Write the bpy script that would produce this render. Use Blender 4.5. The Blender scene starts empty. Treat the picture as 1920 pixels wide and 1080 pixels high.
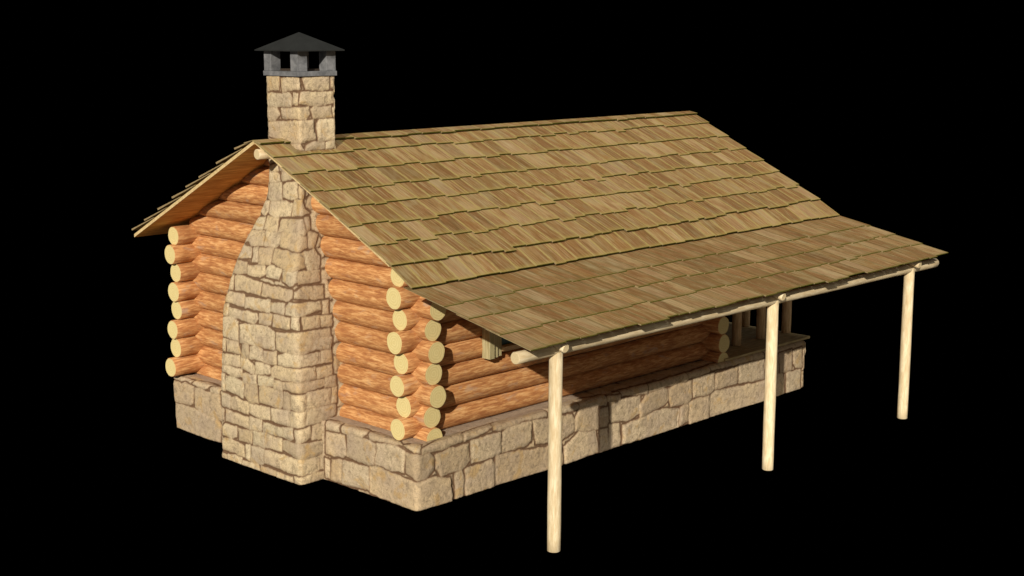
import bpy, bmesh, math, random
import numpy as np
from mathutils import Vector, Matrix, noise as mnoise

random.seed(7)
RNG = np.random.default_rng(11)
scene = bpy.context.scene

# ------------------------------------------------------------------ camera
cd = bpy.data.cameras.new('camera')
cd.lens = 50.0
cd.sensor_width = 36.0
cd.clip_end = 200
cam = bpy.data.objects.new('camera', cd)
scene.collection.objects.link(cam)
YAW, PIT = math.radians(44.34475861), math.radians(10.35780194)
cam.location = (-10.821, -12.169, 5.685)
fwd = Vector((math.cos(PIT)*math.cos(YAW), math.cos(PIT)*math.sin(YAW), -math.sin(PIT)))
cam.rotation_euler = fwd.to_track_quat('-Z', 'Y').to_euler()
scene.camera = cam

# ------------------------------------------------------------------ light: black surroundings, low sun, two very soft fills
w = bpy.data.worlds.new('World')
scene.world = w
w.use_nodes = True
bg = w.node_tree.nodes['Background']
bg.inputs[0].default_value = (0, 0, 0, 1)
bg.inputs[1].default_value = 0.0

def sun(name, travel, strength, angle, color):
    l = bpy.data.lights.new(name, 'SUN')
    l.energy = strength; l.angle = math.radians(angle); l.color = color
    o = bpy.data.objects.new(name, l)
    scene.collection.objects.link(o)
    o.rotation_euler = Vector(travel).to_track_quat('-Z', 'Y').to_euler()
    return o
sun('sun_light', (1.62, 1.0, -.777), 4.45, 0.5, (1.0, 0.91, 0.76))
sun('sky_fill_light', (0.0, 0.62, -0.76), 1.65, 26, (1.0, 0.95, 0.86))
sun('high_fill_light', (0.3, 0.1, -1.0), 0.22, 170, (0.85, 0.92, 1.0))
sun('ground_fill_light', (0.45, 0.70, 0.35), 0.42, 170, (1.0, 0.84, 0.62))

scene.view_settings.view_transform = 'Standard'
scene.view_settings.look = 'None'
scene.view_settings.exposure = 0.0
scene.view_settings.gamma = 1.0
scene.view_settings.use_curve_mapping = False

# outlines of the stones, (metres along the wall from the near corner, metres up)
CHIM_STONES = [[[-1.674,1.275],[-1.647,1.287],[-1.201,1.29],[-1.208,1.187],[-1.37,1.175],[-1.68,1.202]],[[-1.205,1.234],[-1.137,1.257],[-0.876,1.267],[-0.89,1.156],[-1.186,1.119]],[[-0.891,1.419],[-0.852,1.441],[-0.582,1.454],[-0.578,1.333],[-0.901,1.286]],[[-0.559,1.42],[-0.494,1.461],[0.018,1.484],[0.279,1.48],[0.282,1.336],[0.039,1.326],[-0.278,1.308],[-0.567,1.304]],[[0.297,1.462],[0.554,1.472],[0.558,1.334],[0.292,1.335]],[[-1.709,1.173],[-1.6,1.167],[-1.607,0.941],[-1.736,0.942]],[[-1.573,1.148],[-1.37,1.167],[-1.159,1.124],[-1.197,0.919],[-1.598,0.958]],[[-1.133,1.121],[-0.883,1.149],[-0.856,0.911],[-1.067,0.879],[-1.181,0.954]],[[-0.849,1.279],[-0.516,1.297],[-0.515,1.191],[-0.857,1.154]],[[-0.506,1.269],[-0.342,1.282],[-0.332,1.162],[-0.525,1.158]],[[-0.33,1.276],[0.049,1.317],[0.404,1.307],[0.419,1.221],[0.052,1.189],[-0.322,1.194]],[[0.433,1.318],[0.605,1.311],[0.6,1.189],[0.418,1.191]],[[-0.837,1.134],[-0.74,1.163],[-0.325,1.148],[-0.333,0.961],[-0.398,0.918],[-0.83,0.931]],[[-0.3,1.16],[-0.177,1.144],[-0.187,0.935],[-0.322,0.941]],[[-0.164,1.146],[0.126,1.165],[0.119,0.955],[0.035,0.949],[-0.173,0.953]],[[0.135,1.181],[0.504,1.168],[0.507,0.966],[0.128,0.961]],[[0.532,1.17],[0.619,1.17],[0.613,0.969],[0.526,0.962]],[[-1.711,0.914],[-1.479,0.891],[-1.504,0.71],[-1.728,0.724]],[[-1.467,0.878],[-1.384,0.901],[-1.062,0.864],[-1.089,0.709],[-1.476,0.723]],[[-1.054,0.866],[-0.613,0.893],[-0.622,0.728],[-0.815,0.706],[-1.061,0.738]],[[-0.589,0.882],[-0.211,0.931],[-0.233,0.727],[-0.583,0.728]],[[-0.207,0.924],[0.109,0.942],[0.094,0.746],[0.01,0.745],[-0.215,0.73]],[[0.119,0.955],[0.583,0.943],[0.58,0.804],[0.405,0.745],[0.112,0.757]],[[-1.607,0.682],[-1.091,0.668],[-1.091,0.525],[-1.61,0.527]],[[-1.069,0.689],[-0.79,0.695],[-0.803,0.543],[-1.078,0.52]],[[-0.765,0.664],[-0.347,0.681],[-0.352,0.563],[-0.772,0.541]],[[-0.334,0.686],[-0.134,0.723],[-0.136,0.584],[-0.217,0.537],[-0.339,0.566]],[[-0.098,0.699],[0.177,0.729],[0.182,0.589],[0.116,0.557],[-0.094,0.531]],[[0.215,0.729],[0.404,0.73],[0.398,0.529],[0.2,0.555]],[[-1.71,0.426],[-1.627,0.484],[-1.368,0.486],[-1.374,0.364],[-1.499,0.314],[-1.705,0.313]],[[-1.342,0.475],[-1.02,0.507],[-1.038,0.336],[-1.323,0.326]],[[-0.999,0.511],[-0.708,0.53],[-0.73,0.345],[-1.009,0.326]],[[-0.698,0.525],[-0.366,0.53],[-0.386,0.362],[-0.72,0.347]],[[-0.354,0.516],[-0.069,0.529],[0.398,0.506],[0.393,0.343],[-0.053,0.332],[-0.36,0.391]],[[-1.737,0.257],[-1.501,0.306],[-1.211,0.268],[-1.219,0.122],[-1.744,0.125]],[[-1.178,0.291],[-1.07,0.314],[-1.088,0.094],[-1.193,0.111]],[[-1.05,0.302],[-0.77,0.32],[-0.78,0.12],[-0.847,0.087],[-1.069,0.089]],[[-0.757,0.315],[-0.078,0.319],[0.184,0.326],[0.297,0.317],[0.301,0.145],[0.158,0.122],[-0.161,0.115],[-0.766,0.131]],[[0.316,0.328],[0.393,0.327],[0.387,0.141],[0.32,0.156]],[[-1.776,0.069],[-1.619,0.061],[-1.624,-0.031],[-1.78,0.002]],[[-1.605,0.072],[-1.274,0.102],[-1.275,-0.02],[-1.607,-0.027]],[[-1.257,0.065],[-0.899,0.078],[-0.865,-0.01],[-1.263,-0.033]],[[-0.847,0.074],[-0.526,0.073],[-0.538,-0.017],[-0.852,-0.023]],[[-0.514,0.06],[-0.175,0.073],[-0.167,-0.019],[-0.519,-0.036]],[[-0.138,0.081],[0.167,0.105],[0.164,0.005],[-0.019,-0.0],[-0.142,-0.013]],[[0.177,0.118],[0.386,0.11],[0.383,0.001],[0.174,0.01]],[[-1.315,2.661],[-1.267,2.698],[-1.009,2.688],[-1.02,2.557],[-1.335,2.522]],[[-0.991,2.664],[-0.637,2.69],[-0.6,2.599],[-0.748,2.544],[-1.003,2.547]],[[-0.588,2.676],[-0.488,2.712],[-0.259,2.675],[-0.338,2.559],[-0.596,2.561]],[[-0.243,2.671],[0.047,2.692],[0.048,2.55],[-0.093,2.507],[-0.252,2.551]],[[0.061,2.685],[0.4,2.665],[0.402,2.532],[0.059,2.53]],[[-1.432,2.478],[-1.313,2.498],[-1.345,2.325],[-1.476,2.302]],[[-1.29,2.481],[-1.23,2.521],[-0.685,2.474],[-0.739,2.321],[-1.299,2.324]],[[-0.664,2.464],[-0.055,2.462],[-0.061,2.362],[-0.148,2.313],[-0.705,2.319]],[[-0.023,2.441],[0.138,2.495],[0.448,2.463],[0.45,2.324],[0.276,2.321],[-0.018,2.361]],[[-1.538,2.242],[-1.429,2.288],[-1.081,2.279],[-1.099,2.135],[-1.566,2.14]],[[-1.063,2.255],[-0.529,2.284],[-0.548,2.13],[-1.083,2.117]],[[-0.509,2.255],[-0.225,2.279],[-0.243,2.139],[-0.525,2.152]],[[-0.205,2.25],[-0.127,2.297],[0.398,2.281],[0.402,2.18],[0.107,2.151],[-0.21,2.15]],[[0.424,2.29],[0.524,2.29],[0.508,2.127],[0.425,2.132]],[[-1.591,2.104],[-1.436,2.117],[-1.451,1.968],[-1.6,1.968]],[[-1.425,2.072],[-0.816,2.081],[-0.783,2.013],[-0.887,1.939],[-1.427,1.958]],[[-0.759,2.088],[-0.493,2.118],[-0.528,1.971],[-0.773,1.963]],[[-0.471,2.115],[-0.125,2.117],[-0.128,1.977],[-0.484,1.964]],[[-0.093,2.134],[0.058,2.139],[0.048,1.975],[-0.095,1.994]],[[0.098,2.133],[0.375,2.107],[0.374,1.979],[0.104,1.98]],[[0.391,2.105],[0.566,2.1],[0.564,1.964],[0.398,1.982]],[[-1.608,1.932],[-1.368,1.966],[-1.245,1.908],[-1.266,1.666],[-1.631,1.672]],[[-1.213,1.872],[-1.118,1.906],[-0.596,1.948],[-0.446,1.89],[-0.464,1.668],[-1.232,1.65]],[[-0.414,1.895],[-0.033,1.945],[0.521,1.937],[0.54,1.821],[0.275,1.816],[0.243,1.689],[0.04,1.676],[-0.431,1.674]],[[0.265,1.772],[0.309,1.831],[0.565,1.817],[0.54,1.681],[0.251,1.688]],[[-1.634,1.637],[-1.551,1.643],[-1.575,1.473],[-1.657,1.488]],[[-1.534,1.638],[-1.267,1.652],[-1.208,1.497],[-1.526,1.481]],[[-1.176,1.631],[-1.036,1.653],[-1.038,1.476],[-1.2,1.464]],[[-1.005,1.617],[-0.888,1.663],[-0.721,1.628],[-0.732,1.472],[-1.015,1.473]],[[-0.7,1.618],[-0.432,1.647],[-0.443,1.485],[-0.721,1.467]],[[-0.402,1.612],[-0.247,1.663],[-0.011,1.668],[0.356,1.644],[0.35,1.513],[0.032,1.514],[-0.41,1.484]],[[0.374,1.661],[0.548,1.66],[0.558,1.511],[0.366,1.517]],[[-1.601,1.434],[-1.234,1.472],[-1.232,1.322],[-1.611,1.301]],[[-1.213,1.448],[-1.062,1.459],[-0.918,1.387],[-0.925,1.278],[-1.221,1.31]],[[-1.661,1.446],[-1.613,1.439],[-1.623,1.299],[-1.67,1.305]],[[-0.694,3.902],[-0.523,3.967],[-0.479,3.97],[-0.482,3.87],[-0.683,3.863]],[[-0.446,3.959],[-0.305,3.922],[-0.328,3.881],[-0.449,3.879]],[[-0.683,3.842],[-0.527,3.86],[-0.437,3.813],[-0.427,3.74],[-0.684,3.721]],[[-0.404,3.869],[-0.328,3.881],[-0.142,3.801],[-0.393,3.755]],[[-0.661,3.709],[-0.404,3.728],[-0.398,3.509],[-0.622,3.472],[-0.692,3.512]],[[-0.371,3.704],[-0.305,3.742],[-0.066,3.753],[-0.069,3.556],[-0.178,3.521],[-0.379,3.544]],[[-0.041,3.716],[0.063,3.662],[0.046,3.558],[-0.048,3.565]],[[-0.78,3.472],[-0.656,3.469],[-0.693,3.351],[-0.767,3.288],[-0.886,3.335]],[[-0.633,3.465],[-0.332,3.502],[-0.168,3.47],[-0.238,3.32],[-0.531,3.289],[-0.682,3.327]],[[-0.135,3.525],[0.029,3.546],[0.059,3.429],[0.14,3.372],[0.007,3.353],[-0.206,3.323]],[[-0.933,3.255],[-0.753,3.27],[-0.788,3.11],[-1.073,3.103]],[[-0.71,3.286],[-0.465,3.295],[-0.477,3.126],[-0.768,3.118]],[[-0.417,3.262],[0.033,3.307],[0.104,3.154],[0.091,3.112],[-0.455,3.128]],[[0.057,3.317],[0.131,3.317],[0.159,3.173],[0.111,3.159]],[[-1.077,3.078],[-0.74,3.096],[-0.724,2.934],[-0.986,2.902],[-1.063,2.965]],[[-0.719,3.104],[-0.399,3.121],[-0.383,2.98],[-0.457,2.936],[-0.702,2.937]],[[-0.383,3.11],[-0.097,3.136],[0.112,3.08],[0.145,2.966],[0.035,2.917],[-0.376,2.956]],[[0.113,3.147],[0.162,3.149],[0.291,3.093],[0.265,2.948],[0.172,2.958]],[[-1.107,3.062],[-1.049,2.953],[-1.178,2.922]],[[-1.184,2.908],[-0.956,2.874],[-0.958,2.753],[-1.274,2.726]],[[-0.924,2.883],[-0.817,2.907],[-0.792,2.726],[-0.913,2.713]],[[-0.791,2.896],[-0.498,2.926],[-0.51,2.712],[-0.772,2.696]],[[-0.476,2.922],[0.088,2.893],[0.159,2.725],[-0.174,2.681],[-0.485,2.746]],[[0.094,2.905],[0.268,2.936],[0.379,2.825],[0.386,2.694],[0.206,2.689]],[[-0.693,5.079],[-0.393,5.08],[-0.417,4.918],[-0.639,4.892],[-0.702,4.9]],[[-0.363,5.059],[0.016,5.076],[0.035,4.938],[-0.34,4.888]],[[0.063,5.094],[0.497,5.087],[0.481,4.925],[0.397,4.909],[0.115,4.927]],[[0.521,5.083],[0.593,5.081],[0.589,4.922],[0.517,4.943]],[[-0.704,4.858],[-0.186,4.878],[-0.143,4.806],[-0.169,4.708],[-0.713,4.691]],[[-0.115,4.88],[-0.009,4.884],[-0.025,4.727],[-0.137,4.732]],[[0.045,4.892],[0.552,4.885],[0.547,4.735],[0.225,4.719],[0.005,4.755]],[[-0.714,4.676],[-0.475,4.685],[-0.407,4.6],[-0.515,4.52],[-0.722,4.524]],[[-0.381,4.676],[0.155,4.703],[0.164,4.619],[0.103,4.557],[-0.356,4.551]],[[0.182,4.674],[0.249,4.705],[0.51,4.702],[0.518,4.557],[0.22,4.561]],[[0.538,4.679],[0.594,4.676],[0.59,4.544],[0.54,4.565]],[[-0.723,4.497],[0.22,4.542],[0.259,4.296],[-0.122,4.248],[-0.732,4.329]],[[0.278,4.502],[0.326,4.537],[0.59,4.529],[0.582,4.269],[0.294,4.266]],[[-0.278,4.22],[0.0,4.251],[0.067,4.167],[-0.219,4.167]],[[0.093,4.231],[0.211,4.262],[0.401,4.251],[0.403,4.175],[0.09,4.165]],[[0.425,4.24],[0.57,4.26],[0.579,4.165],[0.422,4.164]]]
FOUND_STONES = [[[-5.254,0.69],[-5.019,0.685],[-4.935,0.717],[-4.697,0.69],[-4.734,0.441],[-4.817,0.403],[-5.278,0.393]],[[-4.677,0.682],[-4.537,0.713],[-4.383,0.678],[-4.055,0.681],[-4.063,0.556],[-3.947,0.443],[-3.982,0.334],[-4.33,0.312],[-4.697,0.402]],[[-4.728,0.811],[-4.528,0.835],[-4.344,0.822],[-4.359,0.739],[-4.458,0.71],[-4.734,0.73]],[[-4.295,0.819],[-4.063,0.849],[-4.074,0.689],[-4.294,0.694]],[[-5.279,0.369],[-4.719,0.375],[-4.098,0.317],[-4.035,0.256],[-4.099,0.004],[-4.872,-0.075],[-5.314,-0.07]],[[-1.714,0.819],[-1.445,0.858],[-1.451,0.691],[-1.709,0.677]],[[-1.406,0.853],[-0.907,0.838],[-0.919,0.773],[-1.006,0.711],[-1.401,0.694]],[[-0.889,0.829],[-0.665,0.849],[-0.337,0.842],[-0.24,0.764],[-0.484,0.744],[-0.855,0.717]],[[-1.71,0.644],[-1.344,0.667],[-1.319,0.422],[-1.363,0.374],[-1.722,0.349]],[[-1.295,0.684],[-1.177,0.72],[-0.753,0.688],[-0.769,0.427],[-0.864,0.381],[-1.308,0.399]],[[-0.728,0.693],[-0.375,0.736],[-0.188,0.701],[-0.229,0.434],[-0.492,0.413],[-0.75,0.431]],[[-1.744,0.279],[-1.654,0.272],[-1.653,0.037],[-1.743,0.043]],[[-1.613,0.301],[-1.414,0.331],[-1.424,0.037],[-1.633,0.028]],[[-1.394,0.329],[-1.151,0.343],[-0.884,0.351],[-0.892,0.057],[-1.414,0.026]],[[-0.864,0.368],[-0.751,0.406],[-0.0,0.344],[0.327,0.361],[0.555,0.283],[0.577,-0.012],[-0.025,-0.025],[-0.874,0.035]],[[-0.179,0.691],[0.021,0.688],[0.219,0.669],[0.29,0.592],[0.28,0.446],[0.167,0.373],[0.016,0.371],[-0.184,0.444]],[[-0.213,0.77],[0.016,0.884],[0.078,0.81],[0.077,0.712],[-0.037,0.721]],[[0.092,0.697],[0.109,0.754],[0.447,0.854],[0.76,0.852],[0.767,0.712],[0.364,0.674]],[[0.315,0.623],[0.527,0.664],[0.859,0.655],[0.883,0.435],[0.756,0.35],[0.409,0.354],[0.321,0.461]],[[0.78,0.83],[1.281,0.864],[1.281,0.788],[1.156,0.737],[0.789,0.7]],[[1.302,0.86],[2.078,0.894],[2.279,0.871],[2.28,0.727],[1.858,0.748],[1.428,0.712],[1.302,0.738]],[[0.9,0.684],[1.428,0.688],[1.438,0.431],[1.28,0.388],[0.908,0.402]],[[1.46,0.674],[1.555,0.716],[2.001,0.72],[1.991,0.453],[1.859,0.403],[1.449,0.421]],[[2.023,0.715],[2.764,0.648],[2.824,0.554],[2.814,0.41],[2.534,0.338],[2.08,0.395]],[[2.313,0.88],[2.89,0.891],[2.905,0.701],[2.314,0.713]],[[0.635,0.32],[0.766,0.343],[0.794,0.161],[0.773,-0.001],[0.632,0.002]],[[0.816,0.354],[1.28,0.357],[1.332,0.268],[1.31,-0.006],[0.813,-0.011]],[[1.343,0.405],[1.577,0.385],[2.283,0.311],[2.57,0.282],[2.596,-0.033],[1.342,-0.014]],[[2.835,0.585],[2.928,0.737],[3.289,0.676],[3.307,0.341],[2.837,0.405]],[[2.616,0.24],[2.909,0.374],[3.246,0.329],[3.312,0.023],[2.631,-0.024]],[[2.914,0.878],[3.458,0.809],[3.461,0.651],[2.928,0.713]],[[3.344,0.317],[3.492,0.32],[3.523,0.011],[3.337,0.001]],[[3.484,0.755],[3.771,0.734],[3.773,0.675],[3.485,0.696]],[[3.523,0.681],[4.196,0.638],[4.189,0.4],[3.997,0.336],[3.566,0.38]],[[3.529,0.363],[3.742,0.328],[3.774,0.008],[3.523,0.011]],[[3.795,0.814],[4.349,0.78],[4.353,0.643],[3.797,0.713]],[[4.18,0.499],[4.319,0.629],[4.717,0.656],[4.809,0.61],[4.813,0.464],[4.702,0.398],[4.196,0.325]],[[4.831,0.62],[4.967,0.654],[5.361,0.649],[5.383,0.386],[5.279,0.316],[4.908,0.344],[4.837,0.445]],[[5.396,0.664],[5.911,0.663],[5.936,0.417],[5.85,0.373],[5.418,0.379]],[[5.949,0.641],[6.508,0.665],[6.508,0.404],[5.959,0.405]],[[6.533,0.676],[7.196,0.656],[7.214,0.34],[6.547,0.397]],[[3.811,0.289],[3.959,0.301],[4.218,0.32],[4.681,0.351],[5.083,0.281],[5.081,0.001],[4.336,-0.006],[3.816,0.019]],[[5.105,0.291],[5.303,0.312],[5.312,0.058],[5.103,0.011]],[[5.325,0.337],[5.803,0.352],[5.83,0.271],[5.806,-0.026],[5.326,-0.005]],[[5.839,0.345],[5.947,0.385],[7.216,0.308],[7.236,-0.059],[5.842,-0.003]],[[4.38,0.775],[5.262,0.791],[5.266,0.673],[4.383,0.66]],[[5.286,0.787],[5.808,0.815],[5.813,0.695],[5.289,0.683]],[[5.831,0.826],[7.188,0.814],[7.195,0.68],[5.836,0.721]],[[7.612,0.682],[7.969,0.687],[7.977,0.348],[7.658,0.356]],[[7.999,0.666],[8.251,0.673],[8.259,0.348],[8.102,0.359],[8.012,0.455]],[[7.223,0.652],[7.585,0.67],[7.603,0.366],[7.24,0.351]],[[7.825,0.327],[8.232,0.32],[8.255,-0.025],[7.846,-0.015]],[[7.522,0.364],[7.743,0.325],[7.79,-0.004],[7.544,-0.022]],[[7.23,0.29],[7.495,0.353],[7.518,-0.033],[7.249,-0.061]]]

# ------------------------------------------------------------------ helpers
COL = scene.collection

class MB:
    """collects faces and float-vector point attributes, builds ONE mesh object"""
    def __init__(self):
        self.v = []; self.f = []; self.m = []; self.a = {}
    def add(self, verts, faces, mat=0, **attrs):
        b = len(self.v)
        self.v += [tuple(p) for p in verts]
        self.f += [tuple(b+i for i in q) for q in faces]
        self.m += (list(mat) if isinstance(mat, (list, tuple)) else [mat]*len(faces))
        for k, vals in attrs.items():
            self.a.setdefault(k, {})
            for i, val in enumerate(vals): self.a[k][b+i] = val
    def box(self, lo, hi, mat=0, **attrs):
        (x0, y0, z0), (x1, y1, z1) = lo, hi
        vs = [(x0,y0,z0),(x1,y0,z0),(x1,y1,z0),(x0,y1,z0),(x0,y0,z1),(x1,y0,z1),(x1,y1,z1),(x0,y1,z1)]
        self.add(vs, [(0,3,2,1),(4,5,6,7),(0,1,5,4),(1,2,6,5),(2,3,7,6),(3,0,4,7)], mat, **attrs)
    def build(self, name, mats, parent=None, smooth=False, loc=None, matrix=None, bevel=0):
        me = bpy.data.meshes.new(name)
        me.from_pydata(self.v, [], self.f)
        for mt in mats: me.materials.append(mt)
        me.polygons.foreach_set('material_index', self.m)
        if smooth: me.polygons.foreach_set('use_smooth', [True]*len(self.f))
        for k, d in self.a.items():
            at = me.attributes.new(k, 'FLOAT_VECTOR', 'POINT')
            buf = np.zeros((len(self.v), 3), np.float32)
            for i, val in d.items(): buf[i] = val
            at.data.foreach_set('vector', buf.ravel())
        me.update()
        o = bpy.data.objects.new(name, me)
        COL.objects.link(o)
        if matrix is not None: o.matrix_world = matrix
        if parent is not None:
            o.parent = parent
        if bevel:
            bm = o.modifiers.new('bevel', 'BEVEL'); bm.width = bevel; bm.segments = 2; bm.limit_method = 'ANGLE'
        return o

# ------------------------------------------------------------------ materials
def newmat(name, rough=0.8, spec=0.25):
    m = bpy.data.materials.new(name); m.use_nodes = True
    nt = m.node_tree
    b = nt.nodes['Principled BSDF']
    b.inputs['Roughness'].default_value = rough
    b.inputs['Specular IOR Level'].default_value = spec
    return m, nt, b
def N(nt, typ, **kw):
    n = nt.nodes.new(typ)
    for k, v in kw.items(): setattr(n, k, v)
    return n
def noise_tex(nt, vec, scale, detail=4, rough=0.55, dist=0.0):
    n = N(nt, 'ShaderNodeTexNoise')
    n.inputs['Scale'].default_value = scale; n.inputs['Detail'].default_value = detail
    n.inputs['Roughness'].default_value = rough; n.inputs['Distortion'].default_value = dist
    nt.links.new(vec, n.inputs['Vector'])
    return n.outputs['Fac']
def ramp(nt, fac, stops, interp='LINEAR'):
    r = N(nt, 'ShaderNodeValToRGB')
    r.color_ramp.interpolation = interp
    els = r.color_ramp.elements
    while len(els) < len(stops): els.new(0.5)
    for e, (p, c) in zip(els, stops):
        e.position = p
        e.color = (c, c, c, 1) if not isinstance(c, (tuple, list)) else (*c, 1)
    nt.links.new(fac, r.inputs['Fac'])
    return r.outputs['Color']
def mix(nt, fac, a, b, blend='MIX'):
    m = N(nt, 'ShaderNodeMix', data_type='RGBA', blend_type=blend)
    for sock, val in ((m.inputs[0], fac), (m.inputs[6], a), (m.inputs[7], b)):
        if isinstance(val, (int, float)): sock.default_value = val
        elif isinstance(val, tuple): sock.default_value = (*val, 1)
        else: nt.links.new(val, sock)
    return m.outputs[2]
def mathn(nt, op, a, b=None):
    m = N(nt, 'ShaderNodeMath', operation=op)
    for i, val in enumerate((a, b)):
        if val is None: continue
        if isinstance(val, (int, float)): m.inputs[i].default_value = val
        else: nt.links.new(val, m.inputs[i])
    return m.outputs[0]
def mapping(nt, vec, scale, loc=None):
    m = N(nt, 'ShaderNodeMapping')
    m.inputs['Scale'].default_value = scale
    nt.links.new(vec, m.inputs['Vector'])
    if loc is not None: nt.links.new(loc, m.inputs['Location'])
    return m.outputs[0]
def attr(nt, name):
    a = N(nt, 'ShaderNodeAttribute', attribute_name=name)
    return a
def bump(nt, b, h, strength, dist=0.01):
    n = N(nt, 'ShaderNodeBump')
    n.inputs['Strength'].default_value = strength; n.inputs['Distance'].default_value = dist
    nt.links.new(h, n.inputs['Height']); nt.links.new(n.outputs[0], b.inputs['Normal'])

def obj_random_vec(nt, k=60.0):
    oi = N(nt, 'ShaderNodeObjectInfo')
    c = N(nt, 'ShaderNodeCombineXYZ')
    r = mathn(nt, 'MULTIPLY', oi.outputs['Random'], k)
    for i in range(3): nt.links.new(r, c.inputs[i])
    return c.outputs[0], oi.outputs['Random']

def stone_mat(name, warm):
    m, nt, b = newmat(name, 0.9, 0.15)
    at = attr(nt, 'stone')                    # x: stone mask, y: tone of this stone, z: random
    sep = N(nt, 'ShaderNodeSeparateXYZ'); nt.links.new(at.outputs['Vector'], sep.inputs[0])
    tc = N(nt, 'ShaderNodeTexCoord').outputs['Object']
    n1 = noise_tex(nt, tc, 2.6, 6, 0.6)
    n2 = noise_tex(nt, tc, 15, 6, 0.62, 0.6)
    n3 = noise_tex(nt, tc, 60, 5, 0.7)
    if warm:
        c = ramp(nt, sep.outputs[1], [(0, (.48,.365,.215)), (.3, (.63,.50,.31)), (.7, (.69,.57,.375)), (1, (.56,.47,.31))])
    else:
        c = ramp(nt, sep.outputs[1], [(0, (.45,.335,.21)), (.3, (.57,.44,.28)), (.7, (.65,.52,.345)), (1, (.52,.42,.29))])
    c = mix(nt, ramp(nt, sep.outputs[2], [(.0, .5), (.12, 0), (1, 0)]), c, (.42,.35,.25))
    c = mix(nt, ramp(nt, sep.outputs[2], [(.28, 0), (.40, .55), (.5, .0)]), c, (.56,.40,.215))
    nm = noise_tex(nt, tc, 7, 5, 0.62, 0.8)
    c = mix(nt, ramp(nt, nm, [(.32, .5), (.48, 0)]), c, (.36,.28,.18))
    c = mix(nt, ramp(nt, n1, [(.42, 0), (.66, .7)]), c, (.43,.335,.25))                       # mauve-grey areas
    c = mix(nt, ramp(nt, n2, [(.30, .85), (.49, 0)]), c, (.26,.20,.135))                     # dark weathering
    c = mix(nt, ramp(nt, n2, [(.58, 0), (.72, .5)]), c, (.62,.53,.37))                       # pale scuffs
    tcs = mapping(nt, tc, (1.0, 1.0, 1.0))
    n4 = noise_tex(nt, mapping(nt, tc, (3, 3, 3)), 1.6, 3, 0.5, 0.8)
    c = mix(nt, ramp(nt, n4, [(.58, 0), (.70, .6)]), c, (.50,.32,.12))                        # ochre stain
    c = mix(nt, ramp(nt, n3, [(.35, .65), (.48, 0)]), c, (.24,.18,.12))                       # pitting
    mort = mix(nt, n2, (.12,.068,.038), (.20,.12,.07))
    c = mix(nt, ramp(nt, sep.outputs[0], [(.30, .55), (.66, 0)]), c, (.28,.195,.12))
    led = ramp(nt, mathn(nt, 'MULTIPLY', sep.outputs[2], .5), [(.55, 0), (.95, .8)])
    c = mix(nt, led, c, mix(nt, n2, (.31,.24,.185), (.50,.40,.31)))
    edge = ramp(nt, sep.outputs[0], [(.23, 0), (.42, 1)])
    c = mix(nt, edge, mort, c)
    nt.links.new(c, b.inputs['Base Color'])
    h = mathn(nt, 'ADD', mathn(nt, 'MULTIPLY', n2, 1.0), mathn(nt, 'MULTIPLY', n3, 0.8))
    bump(nt, b, h, 0.8, 0.016)
    return m
M_STONE = stone_mat('chimney_stone', True)
M_FOUND = stone_mat('foundation_stone', False)

def wood_mat(name, base, light, dark, grey, sx=1.0, sc=9.0, spots=0.5, bumpk=0.25, rough=0.75, tint=0.0):
    """wood whose grain runs along local X"""
    m, nt, b = newmat(name, rough, 0.25)
    tc = N(nt, 'ShaderNodeTexCoord').outputs['Object']
    rv, rnd = obj_random_vec(nt)
    v1 = mapping(nt, tc, (0.15*sx, 1, 1), rv)
    v2 = mapping(nt, tc, (0.10*sx, 1, 1), rv)
    a1 = noise_tex(nt, v1, sc*2.1, 6, 0.62, 0.4)
    a2 = noise_tex(nt, v2, sc*6.5, 5, 0.6)
    a3 = noise_tex(nt, mapping(nt, tc, (0.5*sx, 1, 1), rv), sc*0.55, 4, 0.55, 0.4)
    c = mix(nt, ramp(nt, a1, [(.33, 1), (.56, 0)]), base, dark)
    c = mix(nt, ramp(nt, a1, [(.50, 0), (.67, .85)]), c, light)
    c = mix(nt, ramp(nt, a2, [(.34, .65), (.5, 0)]), c, dark)
    c = mix(nt, ramp(nt, a2, [(.54, 0), (.68, .45)]), c, light)
    c = mix(nt, ramp(nt, a3, [(.30, .5), (.46, 0)]), c, dark)
    c = mix(nt, ramp(nt, a3, [(.58, 0), (.72, spots)]), c, grey)
    hv = N(nt, 'ShaderNodeHueSaturation')
    nt.links.new(c, hv.inputs['Color'])
    nt.links.new(mathn(nt, 'ADD', mathn(nt, 'MULTIPLY', rnd, 0.22), 0.89), hv.inputs['Value'])
    nt.links.new(hv.outputs[0], b.inputs['Base Color'])
    bump(nt, b, mathn(nt, 'ADD', a2, a1), bumpk, 0.01)
    return m
M_LOG = wood_mat('log_wood', (.55,.265,.098), (.72,.44,.20), (.32,.125,.046), (.40,.29,.22), sc=14, spots=.6)
M_POLE = wood_mat('peeled_pole_wood', (.72,.60,.395), (.80,.70,.50), (.56,.43,.25), (.62,.48,.27), sc=13, spots=.5, bumpk=.12)
M_OLD = wood_mat('weathered_pole_wood', (.66,.47,.26), (.76,.58,.35), (.46,.30,.15), (.55,.41,.26), sc=11, spots=.4, bumpk=.2)
M_PALE = wood_mat('pale_board', (.60,.46,.24), (.68,.55,.31), (.46,.34,.16), (.5,.42,.26), sc=12, bumpk=.1)
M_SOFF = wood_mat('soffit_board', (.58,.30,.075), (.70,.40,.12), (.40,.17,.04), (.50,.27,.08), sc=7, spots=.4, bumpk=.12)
M_FLOOR = wood_mat('porch_floor_wood', (.42,.34,.17), (.5,.41,.22), (.30,.23,.11), (.28,.24,.17), sc=10, bumpk=.15)
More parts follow.
